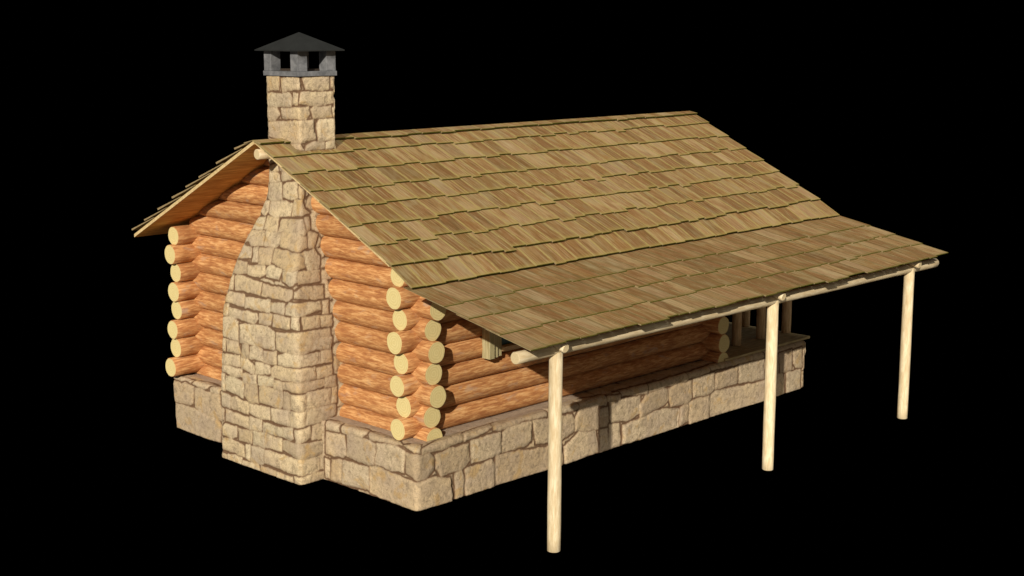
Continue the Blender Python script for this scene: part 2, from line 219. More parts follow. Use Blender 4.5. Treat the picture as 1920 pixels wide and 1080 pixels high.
M_CASE = wood_mat('casing_wood', (.50,.44,.24), (.62,.55,.34), (.30,.25,.12), (.42,.39,.25), sc=14, spots=.4, bumpk=.3)

def butt_mat():
    m, nt, b = newmat('sawn_log_end', 0.8, 0.2)
    tc = N(nt, 'ShaderNodeTexCoord').outputs['Object']
    rv, rnd = obj_random_vec(nt)
    mp = mapping(nt, tc, (0, 1, 1))
    ln = N(nt, 'ShaderNodeVectorMath', operation='LENGTH'); nt.links.new(mp, ln.inputs[0])
    nn = noise_tex(nt, tc, 6, 4, 0.6)
    d = mathn(nt, 'ADD', ln.outputs['Value'], mathn(nt, 'MULTIPLY', nn, 0.05))
    s = mathn(nt, 'SINE', mathn(nt, 'MULTIPLY', d, 190.0))
    c = mix(nt, mathn(nt, 'MULTIPLY', mathn(nt, 'ADD', s, 1.0), 0.24), (.73,.62,.305), (.57,.47,.21))
    c = mix(nt, ramp(nt, noise_tex(nt, mapping(nt, tc, (1,1,1), rv), 22, 5, .65), [(.38, .3), (.55, 0)]), c, (.62,.48,.2))
    nt.links.new(c, b.inputs['Base Color'])
    bump(nt, b, s, 0.15, 0.003)
    return m
M_BUTT = butt_mat()
def polebutt():
    m, nt, b = newmat('sawn_pole_end', 0.8, 0.2)
    tc = N(nt, 'ShaderNodeTexCoord').outputs['Object']
    c = mix(nt, noise_tex(nt, tc, 60, 4, .7), (.48,.37,.20), (.72,.60,.38))
    nt.links.new(c, b.inputs['Base Color'])
    return m
M_PBUTT = polebutt()

def shingle_mat(name, mossy):
    m, nt, b = newmat(name, 0.85, 0.2)
    g = attr(nt, 'grain').outputs['Vector']      # metres across, metres down the slope, random
    uu = attr(nt, 'edge')                        # x: 0..1 across, y: 0..1 along, z: random
    s = N(nt, 'ShaderNodeSeparateXYZ'); nt.links.new(uu.outputs['Vector'], s.inputs[0])
    v1 = mapping(nt, g, (1.0, 0.05, 1.0))
    a1 = noise_tex(nt, v1, 42, 5, 0.62, 0.15)
    a2 = noise_tex(nt, v1, 100, 4, 0.6)
    a3 = noise_tex(nt, mapping(nt, g, (1.0, 0.35, 1.0)), 6.5, 4, 0.55, 0.4)
    base = ramp(nt, s.outputs[2], [(0, (.135,.070,.022)), (.25, (.245,.130,.040)), (.5, (.18,.102,.032)), (.75, (.28,.168,.062)), (1, (.36,.245,.115))])
    c = mix(nt, ramp(nt, a3, [(.40, .75), (.56, 0)]), base, (.205,.092,.033))                   # red-brown
    c = mix(nt, ramp(nt, a1, [(.50, 0), (.68, .8)]), c, (.36,.28,.15))                      # silver streaks
    c = mix(nt, ramp(nt, a1, [(.30, .85), (.46, 0)]), c, (.085,.055,.018))
    c = mix(nt, ramp(nt, a2, [(.34, .5), (.48, 0)]), c, (.13,.085,.028))
    c = mix(nt, ramp(nt, a2, [(.55, 0), (.68, .35)]), c, (.44,.36,.18))
    c = mix(nt, ramp(nt, a3, [(.55, 0), (.68, .6)]), c, (.27,.21,.108))
    rv = mathn(nt, 'FRACT', mathn(nt, 'MULTIPLY', s.outputs[2], 17.3))
    c = mix(nt, ramp(nt, rv, [(0, .32), (.3, .08), (.6, 0)]), c, (.125,.068,.024))
    c = mix(nt, ramp(nt, rv, [(.75, 0), (1, .3)]), c, (.42,.32,.19))
    # mossy long and lower edges; smooth shingles: gap darkness painted on long edges
    ea = mathn(nt, 'ABSOLUTE', mathn(nt, 'SUBTRACT', s.outputs[0], 0.5))
    nn = noise_tex(nt, g, 14, 4, .6)
    ew = mathn(nt, 'ADD', ea, mathn(nt, 'MULTIPLY', mathn(nt, 'SUBTRACT', nn, 0.5), 0.12))
    c = mix(nt, ramp(nt, ew, [(.41 if mossy else .44, 0), (.49, .8 if mossy else .8)]), c, (.33,.265,.09) if mossy else (.10,.08,.022))
    el = mathn(nt, 'ADD', s.outputs[1], mathn(nt, 'MULTIPLY', mathn(nt, 'SUBTRACT', nn, 0.5), 0.12))
    c = mix(nt, ramp(nt, el, [(.86 if mossy else .90, 0), (1.0, .55 if mossy else .6)]), c, (.28,.225,.06) if mossy else (.15,.12,.03))
    nt.links.new(c, b.inputs['Base Color'])
    bump(nt, b, mathn(nt, 'ADD', a1, mathn(nt, 'MULTIPLY', a2, .5)), 0.35, 0.008)
    return m
M_SH = shingle_mat('wood_shingle', True)
M_SHP = shingle_mat('wood_shingle_smooth', False)
def moss():
    m, nt, b = newmat('mossy_butt', 0.95, 0.1)
    g = attr(nt, 'grain').outputs['Vector']
    c = mix(nt, ramp(nt, noise_tex(nt, g, 70, 4, .7), [(.35, 0), (.65, 1)]), (.04,.043,.005), (.115,.11,.016))
    nt.links.new(c, b.inputs['Base Color'])
    return m
M_MOSS = moss()
def side_mat():
    m, nt, b = newmat('shingle_side_grain', 0.9, 0.1)
    g = attr(nt, 'grain').outputs['Vector']
    n = noise_tex(nt, mapping(nt, g, (1, .2, 1)), 60, 4, .65)
    c = mix(nt, ramp(nt, n, [(.35, 0), (.65, 1)]), (.20,.145,.075), (.36,.28,.155))
    nt.links.new(c, b.inputs['Base Color'])
    return m
M_SIDE = side_mat()
def metal(name, c1, c2, rough, sc):
    m, nt, b = newmat(name, rough, 0.3)
    tc = N(nt, 'ShaderNodeTexCoord').outputs['Object']
    n = noise_tex(nt, tc, sc, 5, .65, .3)
    nt.links.new(mix(nt, ramp(nt, n, [(.35, 0), (.65, 1)]), c1, c2), b.inputs['Base Color'])
    return m
M_CAP = metal('dark_cap_metal', (.011,.012,.0117), (.016,.0175,.017), .7, 5)
M_ZINC = metal('weathered_cement', (.10,.105,.115), (.21,.215,.23), .75, 9)
M_GLASS = metal('window_glass', (.03,.08,.085), (.045,.10,.10), .12, 3)
M_DARK = metal('dark_interior', (.03,.02,.014), (.04,.028,.02), .9, 5)

# ------------------------------------------------------------------ the cabin
cabin = bpy.data.objects.new('log_cabin', None)
COL.objects.link(cabin)
cabin.location = (0, 0, 0)
cabin['label'] = 'log cabin with stone chimney, stone foundation, shingled roof and open side porch'
cabin['category'] = 'cabin'

H = 0.775; LX = 8.37; WY = 5.25

# ------------------------------------------------------------------ masonry
def poly_sd(px, py, P):
    """signed distance (negative inside) of points to polygon P"""
    P = np.array(P, float); n = len(P)
    d = np.full(px.shape, 1e9); s = np.ones(px.shape)
    for i in range(n):
        a = P[i]; b = P[i-1]
        ex, ey = b[0]-a[0], b[1]-a[1]
        wx, wy = px-a[0], py-a[1]
        t = np.clip((wx*ex+wy*ey)/max(ex*ex+ey*ey, 1e-9), 0, 1)
        bx, by = wx-ex*t, wy-ey*t
        d = np.minimum(d, bx*bx+by*by)
        c1 = py >= a[1]; c2 = py < b[1]; c3 = ex*wy > ey*wx
        fl = (c1 & c2 & c3) | (~c1 & ~c2 & ~c3)
        s = np.where(fl, -s, s)
    return s*np.sqrt(d)

def vnoise(x, y, sc, seed):
    """cheap value noise on arrays"""
    r = np.random.default_rng(seed).random((257, 257))
    X = x*sc+1000; Y = y*sc+1000
    xi = np.floor(X).astype(int); yi = np.floor(Y).astype(int)
    fx = X-xi; fy = Y-yi
    fx = fx*fx*(3-2*fx); fy = fy*fy*(3-2*fy)
    xi %= 256; yi %= 256
    return (r[xi, yi]*(1-fx)*(1-fy)+r[xi+1, yi]*fx*(1-fy)+r[xi, yi+1]*(1-fx)*fy+r[xi+1, yi+1]*fx*fy)-0.5

def random_courses(s0, s1, z0, z1, hmin, hmax, wmin, wmax, seed):
    R = random.Random(seed); out = []; z = z0
    while z < z1-0.05:
        h = R.uniform(hmin, hmax)
        if z+h > z1-hmin*0.7: h = z1-z
        s = s0
        while s < s1-0.05:
            wd = R.uniform(wmin, wmax)
            if s+wd > s1-wmin*0.7: wd = s1-s
            g = 0.008; c = R.uniform(.01, .05)
            a, b_, c_, d_ = s+g, s+wd-g, z+g, z+h-g
            j = lambda k=.018: R.uniform(-k, k)
            out.append([(a+c, c_+j()), (b_-c, c_+j()), (b_, c_+c), (b_+j(.008), d_-c), (b_-c, d_+j()), (a+c, d_+j()), (a+j(.008), d_-c), (a, c_+c)])
            s += wd
        z += h
    return out

def stone_field(S, Z, polys, seed, grow=0.008, fill=None, want=False):
    """mask, tone, random and height for surface coordinates S (along) and Z (up)"""
    wS = S+0.020*vnoise(S, Z, 9, seed)+0.012*vnoise(S, Z, 26, seed+1)+0.006*vnoise(S, Z, 60, seed+5)
    wZ = Z+0.020*vnoise(S, Z, 9, seed+2)+0.012*vnoise(S, Z, 26, seed+3)+0.006*vnoise(S, Z, 60, seed+6)
    best = np.full(S.shape, 1.0); tone = np.zeros(S.shape); rnd = np.zeros(S.shape)
    R = random.Random(seed)
    tilt = np.zeros(S.shape)
    for P in polys:
        A = np.array(P); lo = A.min(0)-.06; hi = A.max(0)+.06
        t = R.random(); r2 = R.random(); tx, tz = R.uniform(-1, 1), R.uniform(-1, 1)
        sel = (wS > lo[0]) & (wS < hi[0]) & (wZ > lo[1]) & (wZ < hi[1])
        if not sel.any(): continue
        d = poly_sd(wS[sel], wZ[sel], P)-grow
        bs = best[sel]; m = d < bs
        bs[m] = d[m]; best[sel] = bs
        for arr, val in ((tone, t), (rnd, r2)):
            q = arr[sel]; q[m] = val; arr[sel] = q
        c = (lo+hi)/2
        q = tilt[sel]; q[m] = (tx*(wS[sel][m]-c[0])+tz*(wZ[sel][m]-c[1])); tilt[sel] = q
    if fill is not None:
        S2, Z2, fp = fill
        m2, t2, r2, h2, b2 = stone_field(S2, Z2, fp, seed+70, want=True)
        b2 = np.maximum(b2, 0.022-best)
        use = b2 < best
        best = np.where(use, b2, best); tone = np.where(use, t2, tone); rnd = np.where(use, r2, rnd); tilt = np.where(use, 0, tilt)
    mask = np.clip(0.5-best/0.014, 0, 1)
    bulge = np.clip(-best/0.05, 0, 1)**0.5
    h = np.where(best < 0.004, 0.007+0.017*bulge+0.035*tilt*np.clip(-best/0.02, 0, 1), 0.012*np.clip(1-best/0.012, 0, 1))-0.014
    h = h+0.007*vnoise(S, Z, 12, seed+9)+0.005*vnoise(S, Z, 34, seed+8)*mask
    if want: return mask, tone, rnd, h, best
    return np.clip(0.3-best/0.05, 0, 1), tone, rnd, h

def grid_mesh(name, P, NRM, mask, tone, rnd, h, mat, parent, extra=None, closed=True):
    """P, NRM: (rows, cols, 3) arrays"""
    V = (P+NRM*h[..., None])
    r, c = V.shape[:2]
    idx = np.arange(r*c).reshape(r, c)
    if closed: nx = np.roll(idx, -1, 1)
    else: nx = idx[:, 1:]; 
    a = idx if closed else idx[:, :-1]
    q = np.stack([a[:-1], nx[:-1], nx[1:], a[1:]], -1).reshape(-1, 4)
    me = bpy.data.meshes.new(name)
    faces = q.tolist()
    if closed: faces.append(list(map(int, idx[-1]))); faces.append(list(map(int, idx[0][::-1])))
    me.from_pydata(V.reshape(-1, 3).tolist(), [], faces)
    me.materials.append(mat)
    me.polygons.foreach_set('use_smooth', [True]*len(faces))
    at = me.attributes.new('stone', 'FLOAT_VECTOR', 'POINT')
    at.data.foreach_set('vector', np.stack([mask, tone, rnd], -1).astype(np.float32).ravel())
    me.update()
    o = bpy.data.objects.new(name, me); COL.objects.link(o); o.parent = parent
    return o

def rect_loop(x0, x1, y0, y1, steps, rad):
    """closed loop: starts at back end of the +y side, goes along it towards -x, along the -x face to -y, along the -y face to +x, back. Returns x, y, nx, ny, s
    (s = 0 at the x0,y0 corner, negative towards +y)"""
    def side(n0, n1, n): return np.linspace(n0, n1, n, endpoint=False)
    lx, ly = x1-x0, y1-y0
    segs = []
    # s positions around: [-ly-lx .. -ly] +y side, [-ly..0] front, [0..lx] -y side, [lx..lx+ly] back
    s = np.concatenate([side(-ly-lx, -ly, steps[0]), side(-ly, 0, steps[1]), side(0, lx, steps[2]), side(lx, lx+ly, steps[3])])
    def at(s):
        x = np.where(s < -ly, x1-(s+ly+lx), np.where(s < 0, x0, np.where(s < lx, x0+s, x1)))
        y = np.where(s < -ly, y1, np.where(s < 0, y0-s, np.where(s < lx, y0, y0+(s-lx))))
        return x, y
    # corner rounding by averaging positions over +-rad with a quadratic bezier
    x, y = at(s)
    for cs, cx_, cy_ in ((-ly, x0, y1), (0, x0, y0), (lx, x1, y0)):
        m = np.abs(s-cs) < rad
        t = (s[m]-cs+rad)/(2*rad)
        ax, ay = at(np.array([cs-rad])); bx, by = at(np.array([cs+rad]))
        x[m] = (1-t)**2*ax+2*t*(1-t)*cx_+t*t*bx
        y[m] = (1-t)**2*ay+2*t*(1-t)*cy_+t*t*by
    dx = np.roll(x, -1)-np.roll(x, 1); dy = np.roll(y, -1)-np.roll(y, 1)
    l = np.hypot(dx, dy)+1e-9
    return x, y, dy/l, -dx/l, s

def outward(x, y, nx, ny, cx_, cy_):
    sgn = np.sign(nx*(x-cx_)+ny*(y-cy_)); sgn[sgn == 0] = 1
    return nx*sgn, ny*sgn

def build_foundation():
    steps = (120, 420, 670, 380)
    zs = np.linspace(0, H-0.05, 57)
    rows = []
    for z in zs: rows.append((z, 0.0, 0.0, z))
    for k in range(1, 6):
        a = k/5*math.pi/2; rows.append((H-0.05+0.05*math.sin(a), 0.05*(1-math.cos(a)), math.sin(a), H-0.05+0.07*k/5))
    for k in range(1, 26): rows.append((H, 0.05+k*0.021, 1.0, H+0.02+k*0.021*.6))
    P = []; Q = []; S = []; Zt = []
    for z, ins, up, t in rows:
        x, y, nx, ny, s = rect_loop(ins, LX-ins, ins, WY-ins, steps, 0.07)
        nx, ny = outward(x, y, nx, ny, LX/2, WY/2)
        c = math.sqrt(max(0, 1-up*up))
        P.append(np.stack([x, y, np.full_like(x, z)], -1))
        Q.append(np.stack([nx*c, ny*c, np.full_like(x, up)], -1))
        S.append(rect_loop(0, LX, 0, WY, steps, 0.07)[4]); Zt.append(np.full_like(x, t))
    P = np.array(P); Q = np.array(Q); S = np.array(S); Zt = np.array(Zt)
    polys = [[tuple(q) for q in p] for p in FOUND_STONES]
    # the stretch of gable foundation right behind the chimney, the end wall and the back wall
    polys += random_courses(-LX-WY, -WY-0.02, 0, H-.01, .2, .3, .3, .8, 5)
    polys += random_courses(LX-.03, LX+WY, 0, H-.01, .2, .3, .3, .8, 6)
    mask, tone, rnd, h = stone_field(S, Zt, polys, 21, fill=(S, Zt, random_courses(-WY, LX, 0, 1.12, .12, .2, .25, .6, 55)))
    edge_s = H+.10+.05*vnoise(S, Zt*0, 3.1, 13)+.3*np.clip((S-3.0)/1.0, 0, 1)
    fade = np.clip((edge_s-Zt)/0.03, 0, 1)
    led = 1-fade
    mask = mask*fade+led*(.62+.3*vnoise(S*2, Zt*6, 6, 91)); rnd = np.where(led > .5, 2.0, rnd*.9); h = np.where(Zt > H-.03, h*(.3+.5*fade), h)
    o = grid_mesh('foundation', P, Q, mask, tone, rnd, h, M_FOUND, cabin)
    return o
foundation = build_foundation()

ZT = [0,1.2,1.6,1.96,2.14,2.42,2.66,2.91,3.1,3.33,3.5,3.75,3.9,5.09]
AT = [.88,.855,.83,.81,.785,.71,.645,.585,.53,.435,.37,.342,.34,.34]
FT = [-.37,-.35,-.335,-.328,-.305,-.25,-.205,-.105,-.015,.085,.135,.15,.15,.15]
CT = [2.655]*11+[2.64,2.63,2.63]
STK = (0.15, 0.73, 2.29, 2.97)     # stack: x0, x1, y0, y1
def build_chimney():
    steps = (50, 120, 84, 40)
    zs = np.linspace(0, 5.09, 400)
    P = []; Q = []; S = []; Z = []
    # smooth profile
    def prof(z, T):
        return float(np.mean([np.interp(z+d, ZT, T) for d in (-.05, 0, .05)]))
    for z in zs:
        a, f, c = prof(z, AT), prof(z, FT), prof(z, CT)
        x, y, nx, ny, s = rect_loop(f, 0.73, c-a, c+a, steps, 0.075 if z < 3.3 else 0.04)
        nx, ny = outward(x, y, nx, ny, (f+.73)/2, c)
        P.append(np.stack([x, y, np.full_like(x, z)], -1))
        Q.append(np.stack([nx, ny, np.zeros_like(x)], -1)); S.append(s); Z.append(np.full_like(x, z))
    P, Q, S, Z = map(np.array, (P, Q, S, Z))
    polys = [[tuple(q) for q in p] for p in CHIM_STONES]
    A = np.interp(Z, ZT, AT)
    front_end = -2*A
    m1, t1, r1, h1 = stone_field(S, Z, polys, 33, fill=(S, Z, random_courses(-1.9, 1.2, 0, 5.09, .12, .2, .14, .4, 56)))
    pl = random_courses(-0.05, 1.3, 0, 5.09, .11, .2, .14, .4, 8)
    # left side: distance from the left front corner
    S2 = -(S-front_end)
    m2, t2, r2, h2 = stone_field(S2, Z, pl, 44)
    left = S < front_end-0.004
    pb = random_courses(0.2, 3.4, 0, 5.09, .12, .22, .15, .4, 9)
    m3, t3, r3, h3 = stone_field(S, Z, pb, 45)
    back = S > (0.72-np.interp(Z, ZT, FT))
    mask = np.where(left, m2, np.where(back, m3, m1)); tone = np.where(left, t2, np.where(back, t3, t1))
    rnd = np.where(left, r2, np.where(back, r3, r1)); h = np.where(left, h2, np.where(back, h3, h1))
    return grid_mesh('chimney', P, Q, mask, tone, rnd, h*0.8, M_STONE, cabin)
chimney = build_chimney()

x0, x1, y0, y1 = STK
mb = MB()
o_ = .022
mb.box((x0-o_, y0-o_, 5.088), (x1+o_, y1+o_, 5.148))
ring = mb.build('cap_base', [M_ZINC], chimney, bevel=.004)
for (cx_, cy_) in ((0,0),(0,1),(1,0),(1,1)):
    mb = MB()
    wx = .15; wy = .15
    bx = x0-.012 if cx_ == 0 else x1+.012-wx
    by = y0-.012 if cy_ == 0 else y1+.012-wy
    mb.box((bx, by, 5.149), (bx+wx, by+wy, 5.405))
    mb.build('cap_post', [M_ZINC], chimney, bevel=.004)
mb = MB()
ov = .095; zc = 5.40; cxx, cyy = (x0+x1)/2, (y0+y1)/2
a = [(x0-ov, y0-ov), (x1+ov, y0-ov), (x1+ov, y1+ov), (x0-ov, y1+ov)]
vs = [(x, y, zc) for x, y in a]+[(x, y, zc+.014) for x, y in a]+[(cxx, cyy, 5.635), (cxx, cyy, zc+.001)]
mb.add(vs, [(0,1,5,4),(1,2,6,5),(2,3,7,6),(3,0,4,7),(4,5,8),(5,6,8),(6,7,8),(7,4,8),(1,0,9),(2,1,9),(3,2,9),(0,3,9)])
mb.build('chimney_cap', [M_CAP], chimney)
mb = MB(); mb.box((x0+.13, y0+.13, 5.10), (x1-.13, y1-.13, 5.175)); mb.build('flue', [M_DARK], chimney)

# ------------------------------------------------------------------ roof lines
RY = 2.66; RZ = 4.342; SL = 0.502
XF, XB = -0.30, 8.66
def top_line(y): return RZ-SL*abs(y-RY)
def deck_top(y): return top_line(y)-0.046
def deck_bot(y): return top_line(y)-0.092
YB, YP, YL = -0.30, -2.145, 5.613
PSL = 0.213
BY = -1.9; BZ = 2.214      # porch beam line
def ptop(y): return 2.378+PSL*(y-YP)

# ------------------------------------------------------------------ logs
def log_mesh(L, r, seed, n=28, wob=.006):
    """cylinder along local X from 0 to L; returns bmesh with butt faces as material 1"""
    R = random.Random(seed)
    bm = bmesh.new()
    k = max(2, int(L/0.16))
    rings = []
    ph = [R.uniform(0, 100) for _ in range(3)]
    xs = [0, .006]+[.006+(L-.012)*i/k for i in range(1, k)]+[L-.006, L]
    for i, x in enumerate(xs):
        ring = []
        e = 0.007 if i in (0, len(xs)-1) else 0
        cy_ = wob*mnoise.noise(Vector((x*.6, ph[0], 0))); cz_ = wob*mnoise.noise(Vector((x*.6, ph[1], 5)))
        for j in range(n):
            a = 2*math.pi*j/n
            rr = (r-e)*(1+.05*mnoise.noise(Vector((x*1.1, math.cos(a)*1.3+ph[2], math.sin(a)*1.3)))
                    +.022*mnoise.noise(Vector((x*5, math.cos(a)*4+ph[2], math.sin(a)*4))))
            ring.append(bm.verts.new((x, cy_+rr*math.cos(a), cz_+rr*math.sin(a))))
        rings.append(ring)
    for a, b in zip(rings[:-1], rings[1:]):
        for j in range(n):
            f = bm.faces.new((a[j], b[j], b[(j+1) % n], a[(j+1) % n])); f.smooth = True
    f = bm.faces.new(rings[0]); f.material_index = 1
    f = bm.faces.new(rings[-1][::-1]); f.material_index = 1
    bmesh.ops.recalc_face_normals(bm, faces=bm.faces[:])
    return bm

def add_log(name, p0, p1, r, seed, mats, parent, cuts=(), n=28, wob=.006, scale_z=1.0):
    p0, p1 = Vector(p0), Vector(p1)
    d = p1-p0; L = d.length
    X = d.normalized()
    up = Vector((0, 0, 1)) if abs(X.z) < .95 else Vector((0, 1, 0))
    Y = up.cross(X).normalized(); Z = X.cross(Y)
    M = Matrix((X, Y, Z)).transposed().to_4x4(); M.translation = p0
    bm = log_mesh(L, r, seed, n, wob)
    if scale_z != 1.0:
        for v in bm.verts: v.co.z *= scale_z
    Mi = M.inverted()
    for co, no, mat in cuts:           # remove the side the normal points to
        c = Mi @ Vector(co); nn = (Mi.to_3x3() @ Vector(no)).normalized()
        g = bm.verts[:]+bm.edges[:]+bm.faces[:]
        res = bmesh.ops.bisect_plane(bm, geom=g, plane_co=c, plane_no=nn, clear_outer=True)
        ed = [e for e in res['geom_cut'] if isinstance(e, bmesh.types.BMEdge)]
        if ed:
            try:
                nf = bmesh.ops.contextual_create(bm, geom=ed)
                for f in nf['faces']: f.material_index = mat; f.smooth = False
            except Exception: pass
    me = bpy.data.meshes.new(name); bm.to_mesh(me); bm.free()
    for m in mats: me.materials.append(m)
    o = bpy.data.objects.new(name, me); COL.objects.link(o)
    o.matrix_world = M
    o.parent = parent
    return o

CW = 0.42            # wall centre lines
XW2 = 6.21; YW2 = 5.09
PITCH = 0.2695; LR = 0.139
LM = [M_LOG, M_BUTT]
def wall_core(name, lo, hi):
    mb = MB(); mb.box(lo, hi); return mb.build(name, [M_DARK], cabin)  # added dark slab hidden behind the logs, blocks light through the gaps
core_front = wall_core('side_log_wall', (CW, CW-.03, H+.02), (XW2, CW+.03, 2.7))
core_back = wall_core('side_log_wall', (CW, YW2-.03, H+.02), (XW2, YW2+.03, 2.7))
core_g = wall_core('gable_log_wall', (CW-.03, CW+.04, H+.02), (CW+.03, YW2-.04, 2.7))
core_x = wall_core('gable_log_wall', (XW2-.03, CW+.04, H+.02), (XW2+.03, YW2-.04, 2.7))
prA = [.34, .24, .34, .27, .37, .28, .37, .30]      # how far the long logs stick out past the gable wall
prL = [.54, .44, .48, .40, .44, .39, .47, .40]
prB = [.29, .25, .36, .29, .34, .28, .38, .30]
prX = [.36, .37, .35, .34, .36, .35, .35, .35]
R_ = random.Random(3)
for k in range(8):
    z = 0.912+k*PITCH
    if k == 7: z -= .01
    cuts = []
    if k == 7:
        sl = Vector((0, -SL, 1)).normalized()
        cuts = [((0, 0, deck_bot(0)-.004), sl, 0)]
    r = LR*R_.uniform(.97, 1.03)
    add_log('log', (CW-prA[k], CW, z), (XW2+R_.uniform(.22, .3) if k < 7 else XB-.15, CW, z), r, 100+k, LM, core_front, cuts)
    cuts = [((0, RY*2, deck_bot(RY*2)-.004), Vector((0, SL, 1)).normalized(), 0)] if k == 7 else []
    add_log('log', (CW-prL[k], YW2, z+.02), (XW2+R_.uniform(.22, .3), YW2, z+.02), r, 150+k, LM, core_back, cuts)
for wi, (xc, core) in enumerate(((CW, core_g), (XW2, core_x))):
    for k in range(13):
        z = H+.008+k*PITCH
        cuts = []
        if k == 0: cuts.append(((0, 0, H+.004), (0, 0, -1), 1))
        pr = (prB if wi == 0 else prX)[k] if k < 8 else .3
        ya, yb = CW-pr, YW2+R_.uniform(.25, .35)
        if z+LR > deck_bot(ya)-.02:
            cuts.append(((0, RY, deck_bot(RY)-.004), Vector((0, -SL, 1)).normalized(), 0))
            cuts.append(((0, RY, deck_bot(RY)-.004), Vector((0, SL, 1)).normalized(), 0))
            if k >= 8:
                ext = (deck_bot(RY)-z)/SL+.25
                ya, yb = max(CW-.0, RY-ext), min(YW2, RY+ext)
        if ya >= yb: continue
        add_log('log', (xc, ya, z), (xc, yb, z), LR*R_.uniform(.97, 1.03), 200+k+30*wi, LM, core, cuts)

# ------------------------------------------------------------------ roof
def planks(mb, fx0, fx1, ya, yb, topf, botf, n, mat_edge=0, mat_under=1):
    """boards running along X between slope positions ya..yb"""
    for i in range(n):
        a = ya+(yb-ya)*i/n; b = ya+(yb-ya)*(i+1)/n
        g = 0.0012 if i else 0
        a2 = a+(g if yb > ya else -g)
        vs = [(fx0, a2, botf(a2)), (fx1, a2, botf(a2)), (fx1, b, botf(b)), (fx0, b, botf(b)),
              (fx0, a2, topf(a2)), (fx1, a2, topf(a2)), (fx1, b, topf(b)), (fx0, b, topf(b))]
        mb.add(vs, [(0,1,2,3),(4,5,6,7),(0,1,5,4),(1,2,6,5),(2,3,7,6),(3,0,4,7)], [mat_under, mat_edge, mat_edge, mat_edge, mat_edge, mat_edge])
mb = MB()
planks(mb, XF+.035, XB-.03, RY, YB+.43, deck_top, deck_bot, 14)
planks(mb, XF+.012, XB-.03, RY+.001, YL, deck_top, deck_bot, 14)
roof = mb.build('roof', [M_PALE, M_SOFF], cabin)
bmn = bmesh.new(); bmn.from_mesh(roof.data); bmesh.ops.recalc_face_normals(bmn, faces=bmn.faces); bmn.to_mesh(roof.data); bmn.free()

def shingle(mb, x0, x1, A, B, base_lo, base_hi, t_lo, t_hi, nrm, R, skew):
    """A: butt point (y,z) of the deck line, B: upper point"""
    (ya, za), (yb, zb) = A, B
    def P(x, y, z, h): return (x, y+nrm[0]*h, z+nrm[1]*h)
    L = math.hypot(yb-ya, zb-za)
    vs = [P(x0, ya, za, base_lo), P(x1, ya+skew, za+skew*(zb-za)/(yb-ya), base_lo), P(x1, yb, zb, base_hi), P(x0, yb, zb, base_hi),
          P(x0, ya, za, base_lo+t_lo), P(x1, ya+skew, za+skew*(zb-za)/(yb-ya), base_lo+t_lo), P(x1, yb, zb, base_hi+t_hi), P(x0, yb, zb, base_hi+t_hi)]
    q = R.uniform(0, 90); wd = x1-x0
    gr = [(0,L,q),(wd,L,q),(wd,0,q),(0,0,q)]
    gr = gr+[(g[0]+.001, g[1], g[2]+.03) for g in gr]
    rr = R.random()
    ed = [(0,1,rr),(1,1,rr),(1,0,rr),(0,0,rr)]*2
    flip = (yb-ya) < 0
    F = [(0,3,2,1),(4,5,6,7),(0,1,5,4),(1,2,6,5),(2,3,7,6),(3,0,4,7)]
    if flip: F = [f[::-1] for f in F]
    mb.add(vs, F, [0, 0, 1, 2, 0, 2], grain=gr, edge=ed)

def slope_shingles(mb, ys, side, expo, topline, thick, seed, wmin, wmax, jit, lift, xa, xb, upper_limit, deck):
    R = random.Random(seed)
    s = SL if deck == 'main' else PSL
    sg = 1 if side < 0 else -1      # uphill direction in y
    ln = math.hypot(1, s)
    nrm = (-s*sg/ln, 1/ln)          # outward normal (y,z): away from uphill
    for ri, yb_ in enumerate(ys):
        x = xa+R.uniform(-.012, .004)
        first = True
        while x < xb-.05:
            wd = R.uniform(wmin, wmax)
            if first: wd *= R.uniform(.8, 1.25)
            if x+wd > xb-.11: wd = xb-x+R.uniform(-.008, .012)
            j = R.uniform(-jit, jit)
            if R.random() < .12: j -= sg*.0+jit*1.0*(1 if side < 0 else -1)
            y = yb_+j
            L = expo*1.5
            yu = y+sg*L
            if side < 0 and yu > upper_limit: yu = upper_limit
            if side > 0 and yu < upper_limit: yu = upper_limit
            th = thick*R.uniform(.85, 1.15)
            shingle(mb, x+.002, x+wd-.002, (y, topline(y)), (yu, topline(yu)), lift*R.uniform(.95, 1.08), .002+.001*R.random(), th, thick*.35, nrm, R, R.uniform(-.006, .006))
            x += wd; first = False
mb = MB()
dk = lambda y: deck_top(y)
slope_shingles(mb, [2.25,1.87,1.49,1.15,.79,.42,.03], -1, .37, dk, .015, 1, .17, .33, .030, .027, XF-.008, XB, RY-.01, 'main')
slope_shingles(mb, [-.30], -1, .30, dk, .014, 77, .19, .34, .012, -.026, XF, XB+.04, RY-.01, 'main')
slope_shingles(mb, [3.07,3.45,3.86,4.17,4.53,4.92,5.28,5.60], 1, .37, dk, .024, 2, .17, .33, .030, .058, XF, XB, RY+.01, 'main')
# ridge caps
slope_shingles(mb, [2.50], -1, .15, dk, .020, 5, .22, .36, .014, .040, XF-.01, XB+.005, RY+.004, 'main')
slope_shingles(mb, [2.82], 1, .15, dk, .016, 6, .22, .36, .012, .036, XF-.01, XB+.005, RY-.004, 'main')
sh = mb.build('roof_shingles', [M_SH, M_MOSS, M_SIDE], roof)

add_log('ridge_pole', (XF+.05, RY, 4.12), (XB-.1, RY, 4.125), .066, 900, [M_POLE, M_PBUTT], cabin, n=20, wob=.002)

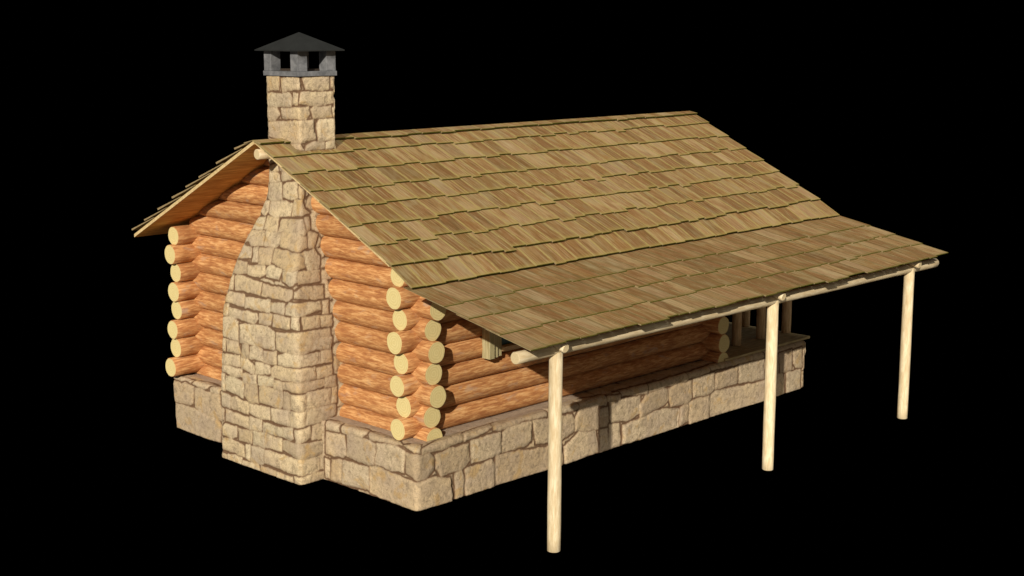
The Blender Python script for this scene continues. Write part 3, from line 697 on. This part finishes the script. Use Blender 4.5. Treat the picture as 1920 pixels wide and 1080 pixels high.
# porch roof
mb = MB()
pt = lambda y: ptop(y)-.026
pbm = lambda y: ptop(y)-.044
planks(mb, XF+.06, XB+.08, -.32, BY+.03, pt, pbm, 9)
planks(mb, CW+.2, XB-.05, .16, -.32, pt, pbm, 2)
porch_roof = mb.build('porch_roof', [M_PALE, M_SOFF], cabin)
bmn = bmesh.new(); bmn.from_mesh(porch_roof.data); bmesh.ops.recalc_face_normals(bmn, faces=bmn.faces); bmn.to_mesh(porch_roof.data); bmn.free()
mb = MB()
slope_shingles(mb, [-.79,-1.24,-1.68,YP], -1, .45, pt, .012, 12, .17, .34, .026, .013, XF, XB+.14, -.1, 'porch')
mb.build('roof_shingles', [M_SHP, M_MOSS, M_SIDE], porch_roof)

PM = [M_POLE, M_PBUTT]
add_log('porch_beam', (-.273, BY, BZ+.02), (8.842, BY, BZ-.02), .068, 910, PM, cabin, n=28, wob=.004)
for i, px in enumerate((.363, 4.545, 8.076)):
    add_log('porch_post', (px, BY, -.085), (px, BY, BZ-.01), .0755, 920+i, PM, cabin, n=22, wob=.01)
    add_log('rafter', (px-.018, .3, ptop(.3)-.105), (px-.018, BY-.175, 2.268), .052, 930+i, PM, cabin, n=18, wob=.003)

# ------------------------------------------------------------------ window on the side wall
wx0, wz0, wx1, wz1 = 1.39, 1.60, 2.8, 2.42
mb = MB()
mb.box((wx0+.30, .272, wz0+.12), (wx1-.30, .52, wz1-.09), 0)
win = mb.build('window', [M_DARK], cabin)
def casing(x, inner):
    s = 1 if inner > 0 else -1
    m = MB()
    for i in range(3):
        a = x+s*.092*i; b = x+s*(.092*(i+1)-.003)
        m.box((min(a, b), .155+.03*i, wz0+.0), (max(a, b), .40 if i else .292, wz1), 0)
    o = m.build('window_frame', [M_CASEV], win, bevel=.004)
M_CASEV = wood_mat('casing_wood_upright', (.50,.44,.24), (.62,.55,.34), (.30,.25,.12), (.42,.39,.25), sc=14, spots=.4, bumpk=.3)
nt = M_CASEV.node_tree
for n in nt.nodes:
    if n.type == 'MAPPING':
        s = n.inputs['Scale'].default_value; n.inputs['Scale'].default_value = (1.6, 1.6, s[0]*.6)
casing(wx0, 1); casing(wx1, -1)
mb = MB()
mb.box((wx0+.27, .17, wz1-.13), (wx1-.27, .42, wz1), 0); mb.build('window_frame', [M_CASE], win, bevel=.004)
mb = MB(); mb.box((wx0+.275, .16, wz0+.06), (wx1-.275, .42, wz0+.12), 0); mb.build('window_sill', [M_OLD], win, bevel=.004)
mb = MB(); mb.box((wx0+.27, .25, wz0+.125), (wx1-.27, .27, wz1-.13), 0); mb.build('window_pane', [M_GLASS], win)
mb = MB(); mb.box(((wx0+wx1)/2-.02, .22, wz0+.125), ((wx0+wx1)/2+.02, .249, wz1-.135), 0); mb.build('muntin', [M_CASE], win)

# ------------------------------------------------------------------ end porch: plank floor and posts
mb = MB()
R_ = random.Random(9)
n = 22
for i in range(n):
    a = .02+(WY-.0)*i/n; b = .02+(WY-.0)*(i+1)/n-.004
    dz = R_.uniform(-.0015, .0015)
    mb.box((XW2+.02, a+.01, .777), (LX+.15, b+.01, .815+dz))
floor = mb.build('porch_floor', [M_FLOOR], cabin, bevel=.006)
OM = [M_OLD, M_PBUTT]
for i, (px, py) in enumerate(((7.12, .47), (7.80, .49), (8.46, .45), (8.42, 1.22), (8.42, 2.6), (8.42, 4.9))):
    add_log('corner_post' if i in (2, 5) else 'porch_post', (px, py, .818), (px, py, deck_bot(py)-.0 if py < RY+.1 else deck_bot(py)), .075, 950+i, OM, cabin, n=20, wob=.006)
bpy.context.view_layer.update()
